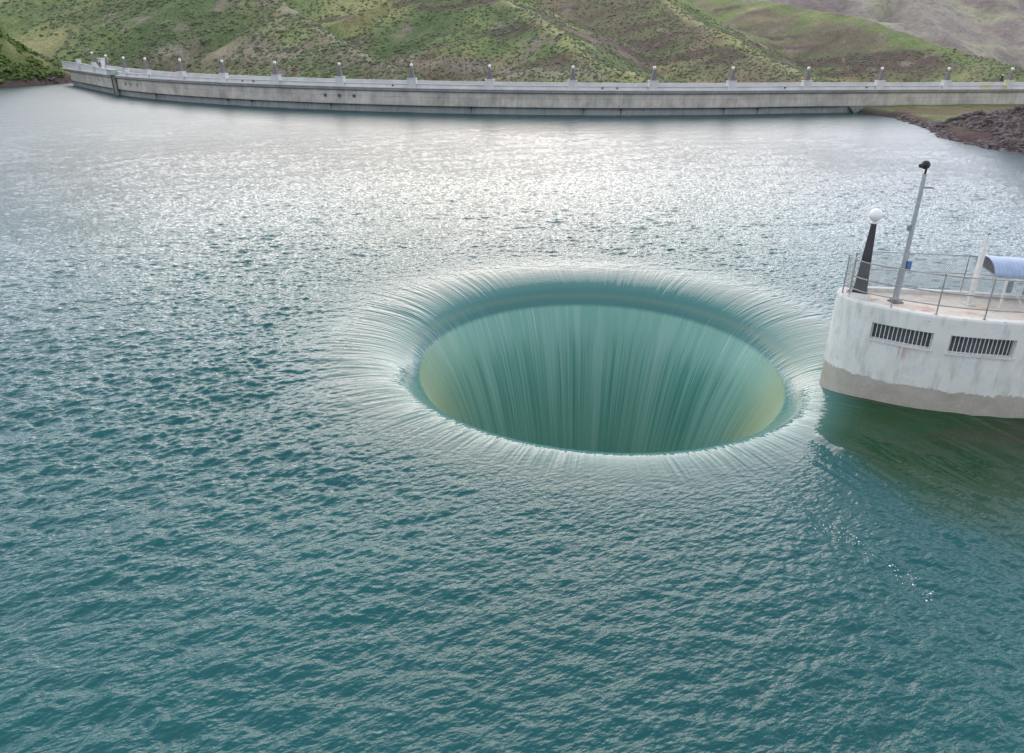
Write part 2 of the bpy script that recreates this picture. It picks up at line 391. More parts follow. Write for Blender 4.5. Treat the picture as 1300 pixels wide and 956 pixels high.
    ww = sstep(10.8, 17, r)[:,None]
    side = sstep(-1., -.35, np.sin(th))[None]      # on the camera side the streaks stay close to the lip
    near = (1-side)*sstep(10.6, 12.2, r)[:,None]
    ww = ww+(sstep(10.8, 16, r)[:,None]-ww)*(1-side)
    D = W*ww+S*A*(.62-.05*side)*(1-near*.75)+deep
    # long shear streaks trailing from the tower along the south-east side of the hole
    ux, uy = .42, -.91; ax_, ay_ = 11., 22.
    al = (X-ax_)*ux+(Y-ay_)*uy; ac = (X-ax_)*(-uy)+(Y-ay_)*ux
    sh = (fbm(al/5.5, ac*1.9, 1., 4, 41)*.055+fbm(al/9, ac*.6, 1., 3, 43)*.10)
    mask = sstep(-3, 3, al)*(1-sstep(30, 60, al))*np.exp(-((ac-2.5)/7.)**2)
    D = D*(1-.6*mask)+1.5*sh*mask*sstep(10.5, 14, r)[:,None]
    nsd = 1-sstep(-.95, -.1, np.sin(th))[None]
    for pl, am in (([(11.7,21.3),(13.0,20.6),(14.4,19.5),(16.6,18.1),(19,16.9)], .075), ([(13.4,21.9),(15.2,21.2),(17.5,19.9)], .045), ([(11.2,22.3),(12.4,20.2),(14.2,18.2),(16,16.6)], .05)):
        dl, _, _ = dist_poly(X+.35*fbm(X,Y,1.5,3,52), Y+.25*fbm(X,Y,1.1,3,53), pl); D = D+am*np.exp(-(dl/.28)**2)*np.clip(.6+1.2*fbm(X, Y, 2.2, 2, 54), 0, 1.3)
    Z = z[:,None]+dzn[:,None]*nsd+D*nz[:,None]; Rn = Rr+D*nr[:,None]
    X2 = HX+Rn*np.cos(th)[None]; Y2 = HY+Rn*np.sin(th)[None]
    V = np.stack([X2-HX, Y2-HY, Z], -1).reshape(-1,3)
    # ---- body colour: lake teal, green by the tower with its dark green and brown reflection painted in, aerated pale green in the funnel, buff tint on two sides of the funnel and at the lip
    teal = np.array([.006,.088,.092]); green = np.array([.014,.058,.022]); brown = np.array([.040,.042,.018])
    C = np.ones((NR, NTH, 3))*teal
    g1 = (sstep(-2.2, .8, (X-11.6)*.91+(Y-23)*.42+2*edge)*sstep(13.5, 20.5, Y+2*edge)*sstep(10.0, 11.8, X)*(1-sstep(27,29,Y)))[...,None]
    bn = np.clip(fbm(X*.5, Y*1.4, 3., 4, 51)*1.6+.15, 0, 1)*np.exp(-((Y-23.0)/2.6)**2)*sstep(13,16,X)*1.5; bn = np.clip(bn,0,1)
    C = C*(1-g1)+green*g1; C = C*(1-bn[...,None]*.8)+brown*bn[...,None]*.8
    dw = sstep(15, 75, r)[:,None,None]*.8; C = C*(1-dw)+np.array([.016,.052,.058])*dw   # greyer with distance: grazing sheen put into the body colour
    lake_var = (1+.22*fbm(X, Y, 18, 3, 61))[...,None]; C *= lake_var
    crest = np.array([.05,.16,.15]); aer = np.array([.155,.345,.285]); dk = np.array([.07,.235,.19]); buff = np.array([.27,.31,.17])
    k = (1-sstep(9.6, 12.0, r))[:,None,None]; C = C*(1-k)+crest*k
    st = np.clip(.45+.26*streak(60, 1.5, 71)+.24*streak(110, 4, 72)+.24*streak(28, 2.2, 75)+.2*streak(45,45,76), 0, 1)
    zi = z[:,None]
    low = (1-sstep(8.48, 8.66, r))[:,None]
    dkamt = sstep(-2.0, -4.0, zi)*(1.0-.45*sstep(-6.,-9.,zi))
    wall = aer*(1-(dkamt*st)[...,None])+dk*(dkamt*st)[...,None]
    br = (np.clip(streak(40, 1.4, 77)*.7-.7, 0, 1)[...,None]*.3+np.clip(streak(80, 12, 78)*.5, 0, 1)[...,None]*.18); wall = wall*(1-br)+np.array([.45,.62,.6])*br
    bf = np.clip((np.exp(-((np.angle(np.exp(1j*(th-R_(192)))))/.55)**2)+1.15*np.exp(-((np.angle(np.exp(1j*(th-R_(-22)))))/.42)**2)), 0, 1)[None]
    bf = bf*(1-sstep(-1.5,-.6,zi)*.6)*(1-.6*sstep(-7,-12,zi)); wall = wall*(1-.75*bf[...,None])+buff*.75*bf[...,None]
    C = C*(1-low[...,None])+wall*low[...,None]
    band = (np.exp(-((r-9.1)/.16)**2)*.2)[:,None,None]; C = C*(1-band)+np.array([.22,.23,.13])*band
    rgh = np.ones((NR,NTH))*(.015+.11*sstep(25,70,r)+.17*sstep(60,130,r))[:,None]; rgh = rgh*(1-low)+low*.3
    wbm = ((.12+.88*sstep(11.2, 16.5, r))[:,None]*side+(.12+.88*sstep(10.4, 14, r))[:,None]*(1-side))*(1-.6*calm)*(1-low)
    # faces
    i = np.arange(NR-1)[:,None]; j = np.arange(NTH)[None]; j1 = (j+1)%NTH
    Fc = np.stack([i*NTH+j, (i+1)*NTH+j+0*i, (i+1)*NTH+j1, i*NTH+j1], -1)
    Xc, Yc = X[:-1], Y[:-1]
    keep = np.ones((NR-1, NTH), bool)
    far = r[:-1,None] > 30
    keep &= ~(far & (Yc < -12))
    # lake ends behind the dam face
    rd = np.hypot(Xc-DCX, Yc-DCY); inarc = (rd < DR-2.5)
    aL = dpath(A0*DR); aR = dpath(A1*DR)
    leftside = (Xc-aL[0])*(-math.sin(PH0))+(Yc-aL[1])*math.cos(PH0)     # >0 behind the straight part
    rightside = (Xc-aR[0])*(-math.sin(PH1))+(Yc-aR[1])*math.cos(PH1)
    beh = np.where(Xc < aL[0], leftside > 2.5, np.where(Xc > aR[0], rightside > 2.5, inarc | (Yc > DCY)))
    keep &= ~beh
    Fc = Fc[keep].reshape(-1,4)
    used = np.zeros(len(V), bool); used[Fc.ravel()] = True; idx = np.cumsum(used)-1
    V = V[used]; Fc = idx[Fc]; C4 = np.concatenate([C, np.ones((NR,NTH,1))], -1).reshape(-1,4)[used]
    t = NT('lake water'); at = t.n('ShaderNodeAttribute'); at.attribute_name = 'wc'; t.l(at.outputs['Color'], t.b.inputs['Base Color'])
    ar = t.n('ShaderNodeAttribute'); ar.attribute_name = 'wr'; t.l(ar.outputs['Fac'], t.b.inputs['Roughness'])
    t.b.inputs['IOR'].default_value = 1.333
    ab = t.n('ShaderNodeAttribute'); ab.attribute_name = 'wb'
    tcw = t.n('ShaderNodeTexCoord'); mpw = t.n('ShaderNodeMapping'); mpw.inputs['Rotation'].default_value = (0,0,R_(-22)); t.l(tcw.outputs['Object'], mpw.inputs['Vector'])
    nb_ = t.noise(5.5, 2.5, vec=mpw.outputs[0], map_=(.7,1.3,1), rough=.5)
    t.bump(t.math('MULTIPLY', nb_, ab.outputs['Fac']), .85, .085)
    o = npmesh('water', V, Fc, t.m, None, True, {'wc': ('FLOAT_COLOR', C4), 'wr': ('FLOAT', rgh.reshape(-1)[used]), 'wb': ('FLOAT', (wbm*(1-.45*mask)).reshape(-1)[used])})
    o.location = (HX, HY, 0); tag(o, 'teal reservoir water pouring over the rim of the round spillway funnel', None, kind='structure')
build_water()

# ------------------------------------------------------------------ terrain
def smax(a, b, k): 
    h = np.clip(.5+.5*(a-b)/k, 0, 1); return b*(1-h)+a*h+k*h*(1-h)
RIDGES = {
 'L': ([(-700,520,110),(-491,480,75),(-310,420,58),(-194,390,49),(-126.7,350,39.5),(-100.2,330,29.3),(-76.3,295,18.2),(-58.3,265,11.1),(-40.8,240,5.8),(-30.2,225,2.4),(-22,208,-4)], .52),
 'S': ([(-420,330,46),(-300,290,38),(-215,280,27),(-180,262,14)], .6),
 'R2': ([(-500,760,140),(-241,700,102),(-109,640,90),(-29.3,540,62.6),(-3.6,480,38.1),(15.6,430,23.8),(27,400,15.7),(38.7,370,6.9),(57.4,330,-1.5),(66,300,-8)], .45),
 'R3': ([(-250,1050,160),(-51,950,129),(82.5,800,91),(120.5,690,59.5),(136.8,600,33.6),(151.3,520,13.8),(165.9,450,.2),(170,410,-5.3)], .40),
 'R4': ([(-100,1250,170),(135.7,1100,111),(214,950,69),(260,850,57.6),(277.4,800,53.1),(306.4,750,44.2),(324.4,720,36.6),(345.3,670,23),(367,620,8.6),(372,570,.6),(379,530,-7.5)], .38),
}
def terrain_h(X, Y):
    wx = X+9*fbm(X,Y,70,3,71); wy = Y+9*fbm(X,Y,70,3,73)
    h = np.full(X.shape, -60.); info = []
    for nme, (pts, sl_) in RIDGES.items():
        d, zc, sd = dist_poly(wx, wy, pts)
        g = 1+.28*fbm(X, Y, 55, 3, 80+len(info)); hh = zc-sl_*g*(np.sqrt(d*d+9)-3)
        info.append(hh); h = smax(h, hh, 2.5)
    h = h+np.abs(fbm(X, Y, 46, 5, 91))*-5.0+1.3+fbm(X, Y, 9, 4, 93)*.9
    return h, info
def grid(x0,x1,y0,y1,step):
    xs = np.arange(x0,x1+step,step); ys = np.arange(y0,y1+step,step); X, Y = np.meshgrid(xs, ys, indexing='ij')
    n, m = X.shape; i = np.arange(n-1)[:,None]; j = np.arange(m-1)[None]
    return X, Y, np.stack([i*m+j, (i+1)*m+j, (i+1)*m+j+1, i*m+j+1], -1).reshape(-1,4)
GREEN = np.array([.21,.265,.12]); YEL = np.array([.335,.33,.17]); DKG = np.array([.115,.16,.085]); BRN = np.array([.21,.165,.145]); RED = np.array([.15,.11,.11]); PALE = np.array([.27,.235,.20])
def mixc(C, c, k): return C*(1-k[...,None])+c*k[...,None]
TRACK = [(-138,295),(-126,296),(-108,289),(-91,280),(-72,266),(-55,251),(-47,246)]
TRACK2 = [(-70,438),(-50,422),(-31,407),(-10,398),(18,371),(38,346)]
def hillcolor(X, Y, h, info):
    C = np.ones(X.shape+(3,))*GREEN
    C = mixc(C, YEL, sstep(-.1,.35,fbm(X,Y,38,4,101)))
    C = mixc(C, DKG, .8*sstep(.0,.4,fbm(X,Y,60,4,103)))
    info = np.array(info); am = info.argmax(0)
    # darker brown scree in R2's right flank and in the basin between R3 and R4
    d2, z2, s2 = dist_poly(X, Y, RIDGES['R2'][0]); d3, z3, s3 = dist_poly(X, Y, RIDGES['R3'][0])
    C = mixc(C, BRN, .85*((am==2)&(s2>0))*sstep(-.25,.15,fbm(X,Y,45,4,105)))
    C = mixc(C, BRN, .75*(am>=3)*sstep(-.2,.2,fbm(X*.5,Y,42,5,107)))
    C = mixc(C, RED, .85*(am>=2)*sstep(.12,.30,fbm(X*.35,Y*.9+h*2.5,26,5,109)))
    C = mixc(C, RED*1.1, .6*(am<2)*sstep(.22,.4,fbm(X,Y,30,5,111)))
    C = mixc(C, YEL*1.15, .8*np.exp(-(d2/5.)**2)); C = mixc(C, YEL*1.1, .8*np.exp(-(d3/6.)**2))
    dL,_,sL = dist_poly(X, Y, RIDGES['L'][0]); C = mixc(C, PALE*1.05, .8*np.exp(-((dL-1)/3.)**2))
    C = mixc(C, BRN*.9, .45*((am==0)&(sL<0)&(dL>4))*(X>-110)*sstep(-.1,.3,fbm(X,Y,20,3,119))); C = mixc(C, DKG*1.1, .5*((am==0)&(sL<0)&(dL>4))*sstep(.1,-.3,fbm(X,Y,24,3,118)))
    C = mixc(C, GREEN*1.0, .8*(am==4)*sstep(14,2,np.abs(dist_poly(X,Y,RIDGES['R4'][0])[0]-10)))
    dt,_,_ = dist_poly(X, Y, TRACK); dt2,_,_ = dist_poly(X, Y, TRACK2); dt = np.minimum(dt, dt2*.8); C = mixc(C, PALE*1.35, .9*np.exp(-((dt+fbm(X,Y,5,3,121)*3)/3.2)**2)*sstep(-.6,0,fbm(X,Y,12,3,123)))
    C = mixc(C, BRN*1.1, .6*np.exp(-((dt-5)/4.)**2)*sstep(-.3,.2,fbm(X,Y,8,3,125)))
    C = mixc(C, PALE, .9*sstep(.38,.5,fbm(X,Y,13,4,127)))
    return C
X, Y, Fq = grid(-460, 560, 158, 1120, 2.4)
h, info = terrain_h(X, Y)
# keep the ground out of the dam: deep canyon just behind it
dd, _, ss = dist_poly(X, Y, DAMLINE); h = np.where((ss < 0), -70, h); h = np.minimum(h, np.where(dd < 12, -3., 1e9))
hc = hillcolor(X, Y, h, info)
o = npmesh('hills', np.stack([X,Y,h],-1).reshape(-1,3), Fq, M['hill'], None, True, {'tc': ('FLOAT_COLOR', np.concatenate([hc, np.ones(X.shape+(1,))],-1).reshape(-1,4))})
tag(o, 'green and brown sagebrush hillsides rising behind the curved dam', kind='structure')
# far mountain
X, Y, Fq = grid(-400, 2300, 1250, 3000, 11.)
pts = [(-400,2500,250),(114,2500,300),(615,2550,380),(1083,2500,330),(1461,2300,260),(2300,2250,240)]
d, zc, s_ = dist_poly(X+120*fbm(X,Y,500,3,131), Y+120*fbm(X,Y,500,3,133), pts)
hm = zc-.30*d; 
for k, (bx, by, bz, ex, ey, ez) in enumerate([(620,2500,330,560,1350,-20),(1000,2450,320,840,1350,-10),(1400,2300,250,1080,1300,-30),(250,2450,280,330,1300,20)]):
    d, zc, s_ = dist_poly(X+60*fbm(X,Y,260,3,135), Y, [(bx,by,bz),(ex,ey,ez)]); hm = smax(hm, zc-.42*d, 12)
hm += -np.abs(fbm(X,Y,190,6,137))*48+12+fbm(X,Y,60,5,139)*9
Cm = np.ones(X.shape+(3,))*np.array([.31,.28,.25]); Cm = mixc(Cm, np.array([.235,.20,.19]), sstep(-.1,.3,fbm(X,Y*.6,160,5,141))); Cm = mixc(Cm, np.array([.33,.33,.23]), .8*sstep(.0,.3,fbm(X,Y,120,5,143)))
o = npmesh('mountain', np.stack([X,Y,hm],-1).reshape(-1,3), Fq, M['mtn'], None, True, {'tc': ('FLOAT_COLOR', np.concatenate([Cm, np.ones(X.shape+(1,))],-1).reshape(-1,4))})
tag(o, 'dry brown mountain far behind the green hills', kind='structure')

# left bank mound
SHL = [(-230,150),(-190,185),(-160,205),(-149,216),(-147,230),(-146.5,246),(-143,262)]
def leftbank(X, Y):
    d, _, s_ = dist_poly(X, Y, SHL); sd = np.where(s_ > 0, d, -d)+fbm(X,Y,6,4,151)*1.2
    dc, zc, _ = dist_poly(X, Y, [(-220,205,34),(-174,225,27.2),(-165,232,21.5),(-158.7,238,16.3),(-154.8,242,13),(-151.4,247,8.8),(-150,251,4)])
    h = np.minimum(1.15*sd-.3, 60); r2 = zc-.35*dc
    return np.minimum(h, np.maximum(r2, 1.5+.05*sd))+fbm(X,Y,7,5,153)*1.3*sstep(-1,4,sd)-np.where(sd<-1,1.,0), sd
X, Y, Fq = grid(-240, -138, 150, 275, .8)
h, sd = leftbank(X, Y)
C = np.ones(X.shape+(3,))*GREEN*.8; C = mixc(C, YEL, .8*sstep(-.1,.3,fbm(X,Y,9,4,155))); C = mixc(C, DKG*.8, .9*sstep(.0,.3,fbm(X,Y,7,4,157))); C = mixc(C, RED*1.2, .9*(1-sstep(1.8,3.6,h+fbm(X,Y,4,3,159)*1.5)))
o = npmesh('left_bank', np.stack([X,Y,h],-1).reshape(-1,3), Fq, M['bank'], None, True, {'tc': ('FLOAT_COLOR', np.concatenate([C, np.ones(X.shape+(1,))],-1).reshape(-1,4))})
tag(o, 'bushy green bank with dark rocks at the waterline left of the dam', kind='structure')

# right bank: grassy tongue below the dam and a rubble slope
SHR = [(71.5,166),(75,157),(76.8,150),(75.8,144),(72.8,130),(68.8,119),(66.8,112),(67.5,104),(70,97),(74,85),(80,70),(95,50),(140,30)]
RRIDGE = [(74.2,131,.9),(75.2,125,2.4),(77,119,4.2),(78.5,114,5.6),(80,108,7.0),(85,100,8.6),(115,85,20)]
def rightbank(X, Y):
    d, _, s_ = dist_poly(X, Y, SHR); sd = np.where(s_ > 0, d, -d)+fbm(X,Y,5,4,161)*.9
    dc, zc, _ = dist_poly(X, Y, RRIDGE)
    tongue = np.minimum(.5*sd-.2, 1.0+.035*sd); tongue = np.minimum(tongue, 1.45)
    r1 = zc-.75*dc; h = np.where(sd > -.5, np.maximum(tongue, np.minimum(r1, .85*sd)), .6*sd-.3)
    rocky = sstep(140, 130, Y)
    return h+fbm(X,Y,3.2,5,163)*(.25+.65*rocky)*sstep(-.5,2,sd), sd
X, Y, Fq = grid(62, 150, 60, 190, .6)
h, sd = rightbank(X, Y)
_,_,ss = dist_poly(X, Y, DAMLINE); h = np.where((ss < 0)|(np.abs(dist_poly(X,Y,DAMLINE)[0]) < 1.5), h, -3.)
dd,_,ss2 = dist_poly(X, Y, DAMLINE); h = np.where(dd < 1.6, np.minimum(h, 1.7), h)
C = np.ones(X.shape+(3,))*np.array([.17,.15,.14]); dq,zq,_ = dist_poly(X, Y, RRIDGE); gr = sstep(.3,1.3,1.45-(zq-.75*dq)+.6*fbm(X,Y,3,4,166))*sstep(1.2,3.5,sd)*sstep(112,124,Y)
C = mixc(C, np.array([.22,.185,.12]), gr); C = mixc(C, GREEN*1.15, gr*.9*sstep(-.1,.25,fbm(X,Y,5,4,165)+.5*sstep(5,1,dd)))
C = mixc(C, RED*1.0, (1-gr)*.9*sstep(-.25,.1,fbm(X,Y,6,4,167))*sstep(84,76,X)); C = mixc(C, np.array([.2,.195,.2]), .8*(1-gr)*sstep(78,86,X)); C = mixc(C, RED*.7, 1-sstep(.2,1.1,h))
o = npmesh('right_bank', np.stack([X,Y,h],-1).reshape(-1,3), Fq, M['bank'], None, True, {'tc': ('FLOAT_COLOR', np.concatenate([C, np.ones(X.shape+(1,))],-1).reshape(-1,4))})
tag(o, 'grassy tongue and rubble slope at the right end of the dam', kind='structure')

# scattered shrubs / rocks as stuff
ico_v = []; 
import bmesh
bm = bmesh.new(); bmesh.ops.create_icosphere(bm, subdivisions=1, radius=1); bm.verts.ensure_lookup_table()
IV = np.array([v.co[:] for v in bm.verts]); IF = np.array([[v.index for v in f.verts] for f in bm.faces]); bm.free()
def scatter(name, pts, sizes, mat, label, flat=.7, jit=.35, smooth=False):
    n = len(pts); g = np.random.default_rng(len(pts)); a = g.random(n)*2*np.pi
    V = IV[None]*(1+jit*(g.random((n,len(IV),1))*2-1)); V = V*(sizes[:,None,None]*np.array([1,1,flat])*(1+.3*(g.random((n,1,3))-.5)))
    c, s_ = np.cos(a)[:,None], np.sin(a)[:,None]; Vx = V[...,0]*c-V[...,1]*s_; Vy = V[...,0]*s_+V[...,1]*c
    V = np.stack([Vx, Vy, V[...,2]], -1)+pts[:,None,:]; Fx = IF[None]+(np.arange(n)*len(IV))[:,None,None]
    o = npmesh(name, V.reshape(-1,3), Fx.reshape(-1,3), mat, None, smooth); return tag(o, label, kind='stuff')
def clumps(pts, sizes, per, g):
    P = np.repeat(pts, per, 0); S = np.repeat(sizes, per); n = len(P)
    off = g.normal(size=(n,3))*S[:,None]*np.array([.55,.55,.3]); off[:,2] = np.abs(off[:,2])
    return P+off, S*(.35+.4*g.random(n))
g = np.random.default_rng(5)
n = 90000; az = g.uniform(-.78, .78, n); rad = 170*np.exp(g.random(n)**.8*1.45); xs = rad*np.sin(az); ys = rad*np.cos(az)
den = fbm(xs,ys,22,3,171); okm = (ys > 172)&(den > -.35)&(xs > -450)&(xs < 550)
xs, ys, rad = xs[okm], ys[okm], rad[okm]; hh, _ = terrain_h(xs, ys)
d_,_,s_ = dist_poly(xs, ys, DAMLINE); okm = (s_ > 0)&(d_ > 14)&(hh > -14); xs, ys, hh, rad = xs[okm], ys[okm], hh[okm], rad[okm]
pp = np.stack([xs,ys,hh+.1],-1); sz = (.28+.5*g.random(len(pp))**2)*(.8+rad/800)
scatter('sagebrush', pp, sz, M['sage'], 'sagebrush dotted over the hillsides behind the dam')
g3 = np.random.default_rng(77); n = 7000; ss_ = g3.uniform(-150, 30, n); bk_ = g3.uniform(16, 60, n)
xy = np.array([dpath(a_, -b_)[:2] for a_, b_ in zip(ss_, bk_)]); hh, _ = terrain_h(xy[:,0], xy[:,1]); okm = (hh > -9)&(fbm(xy[:,0],xy[:,1],14,3,177) > .08)
if okm.sum() > 10:
    pp2, sz2 = clumps(np.stack([xy[:,0],xy[:,1],hh],-1)[okm], .3+.45*g3.random(okm.sum()), 3, g3)
    scatter('bare_brush', pp2, sz2, M['redbrown'], 'reddish leafless brush just behind the dam parapet', .9, .5)
n = 7500; xs = g.uniform(-215,-143,n); ys = g.uniform(175,268,n); hh, sd = leftbank(xs,ys); okm = (sd > 1.2)&(hh > 1.3)&(fbm(xs,ys,6,3,173) > -.3)
pp = np.stack([xs,ys,hh+.1],-1)[okm]; pp2, sz2 = clumps(pp, .4+.8*g.random(len(pp)), 3, g)
scatter('bank_shrubs', pp2, sz2, M['bush'], 'low green shrubs covering the bank left of the dam')
n = 17000; xs = g.uniform(66,100,n); ys = g.uniform(84,150,n); hh, sd = rightbank(xs,ys); dq,zq,_ = dist_poly(xs, ys, RRIDGE); okm = (sd > -.6)&((zq-.75*dq > .9)|(sd < 1.6)|(ys < 108))&(g.random(n) < sstep(30,2,sd)+.25)
pr = np.stack([xs,ys,hh],-1)[okm]
n = 2600; xs = g.uniform(-215,-141,n); ys = g.uniform(160,262,n); hh, sd = leftbank(xs,ys); okm = (sd > -.8)&(sd < 2.6)
pl = np.stack([xs,ys,hh],-1)[okm]
rocks = np.concatenate([pr, pl]); rs = .14+.55*g.random(len(rocks))**4; rs[:len(pr)] *= 1.0; rs[len(pr):] *= 1.6
scatter('shore_rocks', rocks, rs, M['rock'], 'dark broken rocks along both waterlines beside the dam', .65, .3)
# foam flecks drifting in the wake
t = NT('white foam'); t.col((.8,.84,.84)); t.b.inputs['Roughness'].default_value = .7; M['foam'] = t.m
FX0, FY0, FX1, FY1 = 9.2, 17.45, 10.8, 14.4; nf = 100; tt = g.random(nf); ce = g.random(9); tt = np.where(g.random(nf) < .7, ce[g.integers(0,9,nf)]+g.normal(size=nf)*.03, tt); fx = FX0+tt*(FX1-FX0)+g.normal(size=nf)*.16; fy = FY0+tt*(FY1-FY0)+g.normal(size=nf)*.16
scatter('foam', np.stack([fx,fy,np.full(nf,.03)],-1), .007+.018*g.random(nf)**2, M['foam'], 'white foam flecks drifting on the teal water below the tower', .5, .4)

# ------------------------------------------------------------------ dam
def sweep(name, profile, s0, s1, step, mat, parent, closed=True, zadd=None, caps=True):
    ss = np.arange(s0, s1+1e-6, step); ss = np.linspace(s0, s1, max(2, len(ss))); m = len(profile)
    V = []; UV = []
    for s in ss:
        for (off, z) in profile:
            x, y, _ = dpath(s, off); V.append((x, y, z+(zadd(s, z) if zadd else 0))); UV.append((s, z))
    F = []; mm = m if closed else m-1
    for i in range(len(ss)-1):
        for j in range(mm):
            k = (j+1) % m; F.append((i*m+j, (i+1)*m+j, (i+1)*m+k, i*m+k))
    if caps and closed: F += [tuple(range(m-1,-1,-1)), tuple(range((len(ss)-1)*m, len(ss)*m))]
    me = bpy.data.meshes.new(name); me.from_pydata(V, [], F); me.materials.append(mat)
    uv = me.uv_layers.new(name='UVMap'); li = [UV[me.loops[l].vertex_index] for l in range(len(me.loops))]
    uv.data.foreach_set('uv', np.array(li, np.float32).ravel()); me.update()
    o = bpy.data.objects.new(name, me); link(o, parent); return o
S0, S1 = -172., 150.
dam = empty('dam', (DCX, DCY-DR, 0), 0, 'long curved concrete dam with a parapet crossing the far side of the lake', 'dam')
dam_children = []
up = lambda s, z: (1.2*float(sstep(-108, -160, np.array(s)))) if z > 5.0 else 0
dam_children.append(sweep('wall', [(.30,1.42),(.30,4.02),(-8.8,4.02),(-8.8,1.42)], S0, S1, 2.5, M['dam'], None))
dam_children.append(sweep('base_wall', [(0,-6),(0,1.42),(-8.5,1.42),(-34,-60),(-10,-60)], S0, S1, 2.5, M['dam_low'], None))
dam_children.append(sweep('cornice', [(.45,4.02),(.75,4.25),(.78,4.68),(-9.3,4.68),(-9.2,4.02)], S0-6, S1, 2.5, M['cornice'], None))
dam_children.append(sweep('ledge', [(.98,4.68),(.98,4.86),(-9.5,4.86),(-9.5,4.68)], S0-9, S1, 2.5, M['coping'], None))
dam_children.append(sweep('parapet', [(.30,4.86),(.30,5.30),(.22,5.34),(.22,5.42),(.38,5.46),(.38,5.6),(-.05,5.6),(-.05,4.86)], S0-9, S1, 2.5, M['coping'], None, zadd=up))
dam_children.append(sweep('parapet', [(-9.0,4.86),(-9.0,5.75),(-9.4,5.75),(-9.4,4.86)], S0-9, S1, 2.5, M['coping'], None))
dam_children.append(sweep('walkway', [(-.05,4.864),(-9.0,4.864)], S0-9, S1, 5, M['road'], None, closed=False, caps=False))
dam_children.append(sweep('waterline_pipe', [(.42,1.30),(.42,1.42),(.30,1.42),(.30,1.30)], -160, 66, 2.5, M['black'], None))
# thrust block at the right where the arch meets the straight wall
b = MB(); x0,y0,ph = dpath(69); 
def blk(sA, sB, offA, z0, z1, sl0=0):
    P = [dpath(sA, offA+.8)[:2]+(z0,), dpath(sB, offA+.8)[:2]+(z0,), dpath(sB, -.2)[:2]+(z0,), dpath(sA, -.2)[:2]+(z0,),
         dpath(sA-sl0, offA)[:2]+(z1,), dpath(sB, offA)[:2]+(z1,), dpath(sB, -.2)[:2]+(z1,), dpath(sA-sl0, -.2)[:2]+(z1,)]
    return MB().add(P, [(3,2,1,0),(4,5,6,7),(0,1,5,4),(1,2,6,5),(2,3,7,6),(3,0,4,7)])
dam_children.append(blk(71.5, 90, .7, -2.2, 1.36, 3.2).build('thrust_block', M['dam_low']))
# openings in the face (flat dark plates, the shade inside put into their colour), three pairs as in the weathered wall
for s in (-121+8, -121+11.5, -121+15, -45.2, -41.9, -38.6, -136, 27, 58):
    wdt = .42 if s < -50 else .62
    if s in (27, 58): continue
    x, y, ph = dpath(s, .31)
    f = MB().box((x, y, 2.95), (wdt, .06, .62 if s < -50 else .5), ph).build('opening', M['inside'])
    b2 = MB()
    for z in (2.95-.33, 2.95+.33): b2.box((x, y, z), (wdt+.2, .12, .08), ph)
    for q_ in (-1,1): b2.box((x+q_*(wdt/2+.06)*math.cos(ph), y+q_*(wdt/2+.06)*math.sin(ph), 2.95), (.08,.11,.58), ph)
    fr = b2.build('frame', M['cornice'], f); dam_children.append(f)
for s in (-97,-71,-44,-14,16,46,8.5,38,-64):   # small brackets and drain stubs on the waterline pipe
    x, y, ph = dpath(s, .5); dam_children.append(MB().box((x,y,1.2), (.35,.3,.42), ph).tube((x,y,1.0),(x,y,.2),.06).build('bracket', M['black']))
for s in (-30,-26,12,15,52,72,-66,-63):
    x, y, ph = dpath(s, .44); dam_children.append(MB().box((x,y,5.2), (.28,.12,.28), ph, bev=.02).tube((x,y,5.2),(x+.05,y-.25,5.15),.05).build('scupper', M['black']))
# pedestals
LAMPS = [-139,-124.5,-111.5,-100,-85.5,-71.5,-56.9,-41.5,-26.0,-10.3,6.04,22.3,39.2,57.2,75.2,92.4,109.6]
for s in LAMPS+[-157]:
    x, y, ph = dpath(s, .18); zu = up(s, 6)
    p = MB().box((x,y,(4.866+6.50+zu)/2), (1.8,1.0,6.50+zu-4.866), ph).box((x,y,6.58+zu), (1.95,1.1,.16), ph, bev=.04).build('pedestal', M['coping']); dam_children.append(p)
for o in dam_children:
    o.parent = dam; o.matrix_parent_inverse = Matrix.Translation((-DCX, -(DCY-DR), 0))
# crest lamps
def make_lamp():
    t = empty('crest_lamp', (0,0,0), 0)
    b = MB().box((0,0,.06), (1.2,.95,.12), bev=.02).box((0,0,1.03), (1.05,.8,1.84), taper=(.42,.42)).box((0,0,1.98),(.48,.4,.06), bev=.01)
    b.build('obelisk', M['obelisk'], t)
    MB().lathe((0,0,1.99), [(.12,0),(.16,.05),(.12,.12)], 12).build('collar', M['white_paint'], t)
    MB().sphere((0,0,2.36), .32, 16, 10).build('globe', M['globe'], t, True)
    return t
def dup(root):
    r = root.copy(); COL.objects.link(r)
    for ch in root.children:
        c = ch.copy(); COL.objects.link(c); c.parent = r
        for gch in ch.children:
            d = gch.copy(); COL.objects.link(d); d.parent = c
    return r
ORD = ['first','second','third','fourth','fifth','sixth','seventh','eighth','ninth','tenth','eleventh','twelfth','thirteenth','fourteenth','fifteenth','sixteenth','seventeenth']
base = make_lamp(); bpy.context.view_layer.update()
for i, s in enumerate(LAMPS):
    o = base if i == 0 else dup(base)
    x, y, ph = dpath(s, .18); o.location = (x, y, 6.66+up(s, 6)); o.rotation_euler = (0,0,ph)
    tag(o, '%s brown obelisk lamp with white globe from the left along the dam parapet' % ORD[i] if i < 16 else 'rightmost brown obelisk lamp on the dam, above the rubble bank', 'lamp', 'globe lamps standing along the dam parapet')
